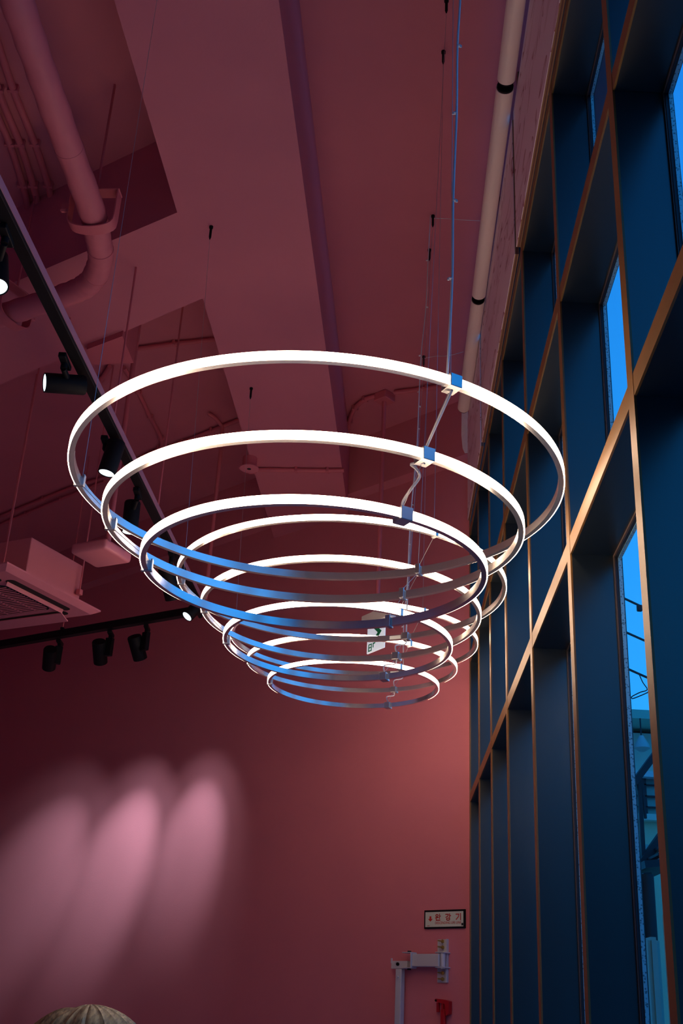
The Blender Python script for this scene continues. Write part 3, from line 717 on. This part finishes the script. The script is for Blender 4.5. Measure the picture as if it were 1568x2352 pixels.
for s in (-1, 1): obj('swivel_bolt', cyl(B(), p + Vector((0, 0, s * hb_ / 2)), p + Vector((0, 0, s * (hb_ / 2 + .012))), .013, 6), m_black, dv)
bm = B(); wallbox(bm, 898, 2207, 935, 2225, .03, .068, .001); lug = obj('end_lug', bm, m_grey, dv)
p = at_wall(914, 2214.5, .068); obj('lug_bolt', cyl(B(), p, p - NW * .010, .011, 12), m_black, lug)
p = at_wall(899, 2210, .068); obj('hook', box(B(), p + Vector((0, 0, .01)), (.012, .006, .03), RWL, .001), m_grey, lug)
tp_ = at_wall(919, 2226, .05); L = tp_.z - 0.9
obj('drop_tube', box(B(), Vector((tp_.x, tp_.y, tp_.z - L / 2)), (.046, .046, L), RWL @ Matrix.Rotation(radians(-6), 3, 'Z'), .003), m_grey, dv)
p = at_wall(914, 2244, .073); obj('stop_stud', cyl(B(), p, p - NW * .012, .007, 10), m_grey, dv)

# red emergency hammer
hm = thing('emergency_hammer', at_wall(1017, 2420, 0), 'red plastic emergency hammer on the wall at the bottom of the picture', 'hammer')
bm = B()
hp = [(997, 2296), (1000, 2293), (1022, 2296), (1030, 2300), (1030, 2327), (1024, 2334), (1021, 2330), (1004, 2303), (998, 2301)]
extrude_poly(bm, [at_wall(x, y, .045) for x, y in ((997, 2297), (1000, 2293.5), (1024, 2297), (1030, 2300), (1029.5, 2329), (1023, 2333), (1020, 2306), (1000, 2301))], NW * .035)
obj('head', bm, m_red, hm)
p = at_wall(1001, 2298, .046); obj('tip', cyl(B(), p, p - NW * .004, .007, 12), m_black, hm)
bm = B()
for x in (1006, 1017):
    a_, b_ = at_wall(x, 2303, .03), at_wall(x, 2325, .03); box(bm, (a_ + b_) / 2, (.016, .02, (a_ - b_).length), RWL, .002)
obj('holder', bm, m_red, hm)
a_, b_ = at_wall(1018, 2318, .028), at_wall(1017, 2420, .028)
obj('handle', box(B(), (a_ + b_) / 2, (.034, .024, (a_ - b_).length), RWL, .004), m_red, hm)

# ------------------------------------------------------------------ outside, seen through the glass
m_o1 = mat('outside_pale_render', (0.75, 0.78, 0.62), 0.8, noise=0.08, nscale=2)
m_o2 = mat('outside_green_metal', (0.30, 0.62, 0.46), 0.6, noise=0.08, nscale=3)
m_o3 = mat('outside_dark_metal', (0.02, 0.025, 0.03), 0.6, noise=0.1, nscale=6)
m_o4 = mat('outside_beige_render', (0.85, 0.74, 0.46), 0.8, noise=0.08, nscale=2)
m_o5 = mat('outside_mid_panel', (0.34, 0.50, 0.42), 0.6, noise=0.1, nscale=2)
m_asph = mat('outside_concrete', (0.38, 0.38, 0.38), 0.9, noise=0.2, nscale=1.5)
m_bulb = mat('outside_lamp_glass', (0.55, 0.55, 0.5), 0.3, noise=0.03)
bm = B(); prism(bm, [(1.25, -30), (40, -30), (40, 45), (1.6, 45)], -0.3, -0.15)
tag(obj('ground', bm, m_asph), None, None, kind='structure')
YH = 12.0
def oz(y, Y=YH): return at_y(1470, y, Y).z
def ox_(x, Y=YH): return at_y(x, 1800, Y).x
def obox(bm, x0, x1, y0, y1, Y0, Y1):
    """real box from Y0 to Y1 whose near face covers the given pixels"""
    a, b = ox_(x0, Y0), ox_(x1, Y0); z0, z1 = oz(y1, Y0), oz(y0, Y0)
    return prism(bm, [(a, Y0), (b, Y0), (b, Y1), (a, Y1)], z0, z1)
hs = thing('neighbour_house', (ox_(1470), YH + 2, -0.15), 'neighbouring house with green eaves seen through the tall window', 'building')
bm = B(); prism(bm, [(2.0, YH), (9, YH), (9, YH + 5), (2.0, YH + 5)], -0.15, oz(1882)); obj('lower_wall', bm, m_o4, hs)
bm = B(); prism(bm, [(2.0, YH + .02), (9, YH + .02), (9, YH + 5), (2.0, YH + 5)], oz(1882), oz(1784)); obj('glazed_band', bm, m_o5, hs)
bm = B(); prism(bm, [(2.0, YH), (9, YH), (9, YH + 5), (2.0, YH + 5)], oz(1784), oz(1684)); wl2 = obj('upper_wall', bm, m_o1, hs)
bm = B(); prism(bm, [(2.0, YH + .15), (9, YH + .15), (9, YH + 5), (2.0, YH + 5)], oz(1684), oz(1648)); obj('dark_upper_wall', bm, m_o3, hs)  # dark wall of the upper storey, set back below the eaves
bm = B(); prism(bm, [(1.9, YH - .4), (9.2, YH - .4), (9.2, YH + 5.2), (1.9, YH + 5.2)], oz(1650, YH - .4), oz(1630, YH - .4)); obj('eaves', bm, m_o2, hs)
bm = B(); prism(bm, [(1.95, YH - .1), (9, YH - .1), (9, YH + .0), (1.95, YH + .0)], oz(1665, YH - .1), oz(1661, YH - .1)); obj('gutter', bm, m_white, hs)
bm = B(); prism(bm, [(1.95, YH - .12), (9, YH - .12), (9, YH), (1.95, YH)], oz(1783, YH - .12), oz(1770, YH - .12)); obj('string_course', bm, m_white, hs)
bm = B(); prism(bm, [(1.95, YH - .10), (9, YH - .10), (9, YH), (1.95, YH)], oz(1882, YH - .10), oz(1868, YH - .10)); obj('sill_band', bm, m_o1, hs)
for y in (1802, 1828, 1853):
    bm = B(); prism(bm, [(1.95, YH - .03), (9, YH - .03), (9, YH + .01), (1.95, YH + .01)], oz(y + 2, YH), oz(y - 1, YH)); obj('glazing_bar', bm, m_o3, hs)
for k in range(12):
    x = 2.2 + k * .55; bm = B(); prism(bm, [(x, YH - .03), (x + .04, YH - .03), (x + .04, YH + .01), (x, YH + .01)], oz(1880), oz(1786)); obj('glazing_post', bm, m_o3, hs)
# lantern hanging under the eaves
p = at_y(1472, 1690, 11.6)
ln = thing('outdoor_lantern', at_y(1472, 1727, 11.6), 'small glass bulb lamp hanging outside under the green eaves', 'lamp')
obj('cord', cyl(B(), Vector((p.x, p.y, oz(1650, 11.6))), p, .008, 6), m_o3, ln)
q = at_y(1472, 1726, 11.6); L = p.z - q.z
obj('bulb', sweep(B(), [p, p - Vector((0, 0, L * .15)), p - Vector((0, 0, L * .5)), p - Vector((0, 0, L * .8)), p - Vector((0, 0, L))], .03, 16, [.025, .035, .07, .085, .03]), m_bulb, ln, True)
# outdoor steel stair
YS = 10.4
st = thing('outdoor_stair', at_y(1480, 2010, YS), 'dark steel stair and railing outside the tall window', 'staircase')
def strut(name, x0, y0, x1, y1, w, d=.12, Y=YS, m=m_o3):
    a, b = at_y(x0, y0, Y), at_y(x1, y1, Y); v_ = b - a
    return obj(name, box(B(), (a + b) / 2, (v_.length, d, w), frame(v_)), m, st)
strut('stringer', 1420, 1846, 1516, 1716, .055); strut('stringer', 1430, 2045, 1530, 1904, .07)
strut('post', 1467, 1786, 1478, 1985, .035, .04); strut('post', 1474, 1790, 1482, 1880, .02, .03)
strut('landing', 1450, 2000, 1530, 1992, .06, .9)
for k, (x0, y0) in enumerate(((1450, 2020), (1466, 1998), (1482, 1976), (1498, 1954))): strut('tread', x0, y0, x0 + 18, y0 - 1, .02, .8)
# clutter below
def clutter(name, x0, x1, y0, y1, Y0, Y1, m, label, cat):
    bm = B(); obox(bm, x0, x1, y0, y1, Y0, Y1)
    bmesh.ops.bevel(bm, geom=list(bm.edges), offset=.02, segments=2, affect='EDGES'); return tag(obj(name, bm, m, None), label, cat)
clutter('water_tank', 1452, 1512, 1938, 1995, 11.2, 11.9, m_o5, 'square grey tank in front of the beige house wall', 'tank')
clutter('pale_post', 1512, 1526, 2085, 2420, 6.2, 6.32, m_o1, 'pale upright post outside near the window bottom', 'post')
clutter('ribbed_column', 1466, 1492, 2150, 2420, 7.4, 7.7, m_o5, 'mid-grey column outside between dark pipes', 'column')
for k, x in enumerate((1452, 1497)):
    bm = B(); a, b = at_y(x, 2010, 8.2), at_y(x + 14, 2440, 8.2); cyl(bm, Vector((b.x, b.y, -.15)), Vector((b.x, b.y, a.z)), .05, 14)
    tag(obj('down_pipe', bm, m_o3, None, True), ('left' if k == 0 else 'right') + ' dark rain pipe beside the grey outdoor column', 'pipe')
# drying rack poles with a wire hanger
dk = thing('drying_rack', at_y(1520, 1600, 8.0), 'dark drying poles with a wire clothes hanger against the sky', 'rack')
for (x0, y0, x1, y1) in ((1432, 1374, 1530, 1420), (1432, 1450, 1530, 1494), (1427, 1530, 1530, 1576)):
    obj('pole', cyl(B(), at_y(x0, y0, 8.0), at_y(x1, y1, 8.6), .009, 8), m_o3, dk)
obj('post', cyl(B(), Vector((at_y(1530, 1400, 8.6).x, 8.6, -.15)), at_y(1530, 1400, 8.6), .02, 10), m_o3, dk)
hg = [at_y(x, y, 8.1) for x, y in ((1467, 1548), (1476, 1568), (1486, 1584), (1470, 1590), (1452, 1599), (1450, 1603), (1455, 1604), (1486, 1591), (1488, 1587))]
obj('wire_hanger', sweep(B(), smooth_pts(hg, 3), .004, 6), m_o3, dk, True)
obj('peg', box(B(), at_y(1468, 1397, 8.15), (.04, .03, .05), None, .005), m_o3, dk)
# unseen blocks added outside to darken what the lower fins reflect
for k, (x0, y0, y1, h_) in enumerate(((14.0, -14, 30, 4.5), (8.0, -26, -14.6, 6.2), (3.0, -46, -30, 9.0))):
    nb = thing('unseen_shade_block', (x0 + 3, (y0 + y1) / 2, -.15)); nb['kind'] = 'structure'
    bm = B(); prism(bm, [(x0, y0), (x0 + 8, y0), (x0 + 8, y1), (x0, y1)], -.15, h_); obj('walls', bm, m_o3, nb)
    bm = B(); prism(bm, [(x0 - .3, y0 - .2), (x0 + 8.3, y0 - .2), (x0 + 8.3, y1 + .2), (x0 - .3, y1 + .2)], h_, h_ + .2); obj('roof_slab', bm, m_o3, nb)

# ------------------------------------------------------------------ person in front, only the crown of the head in the picture
m_skin = mat('skin', (0.55, 0.33, 0.25), 0.5, noise=0.04, nscale=20)
m_shirt = mat('dark_knit', (0.03, 0.03, 0.04), 0.85, noise=0.1, nscale=40, bump=0.2, bscale=200)
m_trs = mat('dark_denim', (0.03, 0.045, 0.08), 0.8, noise=0.1, nscale=60)
m_shoe = mat('white_shoe', (0.6, 0.6, 0.6), 0.6, noise=0.05)
m_eye = mat('eye', (0.03, 0.02, 0.015), 0.2, noise=0.05)
def hairmat():
    m = bpy.data.materials.new('blond_hair'); m.use_nodes = True; t = m.node_tree; b = t.nodes['Principled BSDF']
    tc = t.nodes.new('ShaderNodeTexCoord'); mp = t.nodes.new('ShaderNodeMapping'); mp.inputs['Scale'].default_value = (110, 26, 40)
    n = t.nodes.new('ShaderNodeTexNoise'); n.inputs['Scale'].default_value = 2; n.inputs['Detail'].default_value = 3
    r = t.nodes.new('ShaderNodeValToRGB'); r.color_ramp.elements[0].position = .35; r.color_ramp.elements[0].color = (0.16, 0.09, 0.03, 1)
    r.color_ramp.elements[1].position = .62; r.color_ramp.elements[1].color = (0.55, 0.36, 0.13, 1)
    t.links.new(tc.outputs['Object'], mp.inputs[0]); t.links.new(mp.outputs[0], n.inputs['Vector']); t.links.new(n.outputs[0], r.inputs[0]); t.links.new(r.outputs[0], b.inputs['Base Color'])
    bp = t.nodes.new('ShaderNodeBump'); bp.inputs['Strength'].default_value = .5; t.links.new(n.outputs[0], bp.inputs['Height']); t.links.new(bp.outputs[0], b.inputs['Normal'])
    b.inputs['Roughness'].default_value = .45; return m
m_hair = hairmat()
PX, PY = -0.345, 1.90
person = thing('person', (PX, PY, 0), 'person with blond hair at the bottom left, only the crown showing', 'person')
def skin(name, verts, edges, mt, par, root=0, lv=2):
    me = bpy.data.meshes.new(name); me.from_pydata([v_[:3] for v_ in verts], edges, []); me.materials.append(mt)
    o = bpy.data.objects.new(name, me); link(o, par)
    o.modifiers.new('Skin', 'SKIN'); 
    for k, d in enumerate(me.skin_vertices[0].data):
        rr = verts[k][3]; d.radius = (rr, verts[k][4] if len(verts[k]) > 4 else rr); d.use_root = (k == root)
    o.modifiers['Skin'].use_smooth_shade = True
    sd = o.modifiers.new('Sub', 'SUBSURF'); sd.levels = lv; sd.render_levels = lv
    return o
# local coordinates: facing +Y, feet on z=0
bv, be = [], []
def chain(pts, start=None):
    prev = start
    for q in pts:
        bv.append(q); k = len(bv) - 1
        if prev is not None: be.append((prev, k))
        prev = k
    return prev
pel = chain([(0, 0, .88, .12, .10)])
chest = chain([(0, .005, 1.02, .11, .085), (0, .0, 1.16, .12, .09), (0, -.01, 1.29, .12, .085)], pel)
nk = chain([(0, -.01, 1.355, .055), (0, .0, 1.40, .05)], chest)
hd = chain([(0, .02, 1.455, .066, .075), (0, .02, 1.52, .078, .092), (0, .01, 1.565, .06, .07)], nk)
for sx_ in (-1, 1):
    sh = chain([(sx_ * .15, -.01, 1.30, .05), (sx_ * .19, -.02, 1.24, .045), (sx_ * .215, -.03, 1.05, .036), (sx_ * .22, .02, .90, .031), (sx_ * .22, .06, .80, .024)], chest)
    palm = chain([(sx_ * .215, .075, .755, .026, .014)], sh)
    for fx_, ln_ in ((-.024, .060), (-.008, .072), (.008, .068), (.022, .054)):
        chain([(sx_ * .212, .080 + fx_, .735, .009), (sx_ * .208, .085 + fx_, .735 - ln_ * .5, .0085), (sx_ * .198, .088 + fx_, .735 - ln_, .007)], palm)
    chain([(sx_ * .200, .108, .765, .010), (sx_ * .190, .118, .735, .008)], palm)
    hp_ = chain([(sx_ * .085, 0, .80, .085), (sx_ * .09, .005, .62, .068), (sx_ * .09, .01, .46, .052), (sx_ * .092, -.01, .30, .050), (sx_ * .092, -.015, .10, .033), (sx_ * .092, .0, .045, .035), (sx_ * .097, .10, .03, .032, .024), (sx_ * .098, .15, .025, .025, .018)], pel)
body = skin('body', bv, be, m_skin, person, pel)
def ell(bm, c, r, nu=20, nv=12, z0=-1, fn=None):
    rows = []
    for j in range(nv + 1):
        ph = math.asin(max(-1, min(1, z0))) + (pi / 2 - math.asin(max(-1, min(1, z0)))) * j / nv
        rows.append([])
        for k in range(nu):
            a = 2 * pi * k / nu; p = Vector((cos(ph) * cos(a) * r[0], cos(ph) * sin(a) * r[1], sin(ph) * r[2]))
            if fn: p = fn(p, a, ph)
            rows[-1].append(bm.verts.new(Vector(c) + p))
    for a, b in zip(rows, rows[1:]):
        for k in range(nu): bm.faces.new((a[k], a[(k + 1) % nu], b[(k + 1) % nu], b[k]))
    bmesh.ops.remove_doubles(bm, verts=bm.verts, dist=1e-5); return bm
O = Vector((PX, PY, 0))
bm = B()
for sx_ in (-1, 1): ell(bm, O + Vector((sx_ * .032, .094, 1.505)), (.012, .008, .008), 12, 8)
obj('eyes', bm, m_eye, body, True)
bm = B(); ell(bm, O + Vector((0, .112, 1.475)), (.013, .018, .022), 12, 8); obj('nose', bm, m_skin, body, True)
bm = B(); ell(bm, O + Vector((0, .090, 1.437)), (.022, .010, .007), 12, 8); obj('mouth', bm, mat('lips', (.45, .15, .13), .5, noise=.05), body, True)
bm = B()
for sx_ in (-1, 1): ell(bm, O + Vector((sx_ * .082, .005, 1.49)), (.010, .018, .030), 12, 8)
obj('ears', bm, m_skin, body, True)
def lock(p, a, ph):
    w = .0015 * sin(a * 23) + .0015 * sin(a * 41 + 1); r = Vector((p.x, p.y, 0)); 
    if r.length > 1e-6: r.normalize()
    if p.y > .05 and p.z < .03: p = p * .8
    groove = -.004 * math.exp(-((p.x + .02) / .012) ** 2) if p.z > .05 else 0
    return p + r * w + Vector((0, 0, groove))
bm = B(); ell(bm, O + Vector((0, -.005, 1.503)), (.112, .122, .111), 96, 26, -.75, lock); obj('hair', bm, m_hair, body, True)
bm = B(); sweep(bm, [O + Vector((0, -.07, 1.50)), O + Vector((0, -.10, 1.42)), O + Vector((0, -.115, 1.32)), O + Vector((0, -.11, 1.22))], .08, 24, [.085, .09, .075, .04]); obj('hair_length', bm, m_hair, body, True)
# clothes
shirt_v = [(0, 0, .86, .135, .115), (0, .005, 1.02, .125, .10), (0, 0, 1.16, .135, .105), (0, -.01, 1.28, .132, .098), (0, -.01, 1.345, .068)]
shirt_e = [(0, 1), (1, 2), (2, 3), (3, 4)]
for sx_ in (-1, 1):
    k = len(shirt_v); shirt_v += [(sx_ * .15, -.01, 1.30, .062), (sx_ * .192, -.02, 1.23, .056), (sx_ * .216, -.03, 1.05, .048), (sx_ * .221, .02, .90, .042), (sx_ * .221, .05, .83, .036)]
    shirt_e += [(3, k)] + [(k + j, k + j + 1) for j in range(4)]
skin('shirt', shirt_v, shirt_e, m_shirt, body, 2)
tv, te = [(0, 0, .90, .128, .108)], []
for sx_ in (-1, 1):
    k = len(tv); tv += [(sx_ * .085, 0, .79, .098), (sx_ * .09, .005, .62, .082), (sx_ * .09, .01, .46, .066), (sx_ * .092, -.01, .28, .062), (sx_ * .092, -.015, .09, .052)]
    te += [(0, k)] + [(k + j, k + j + 1) for j in range(4)]
skin('trousers', tv, te, m_trs, body, 0)
for sx_ in (-1, 1):
    bm = B(); ell(bm, O + Vector((sx_ * .095, .055, .0)), (.05, .135, .085), 20, 10, 0.0); obj('shoe', bm, m_shoe, body, True)
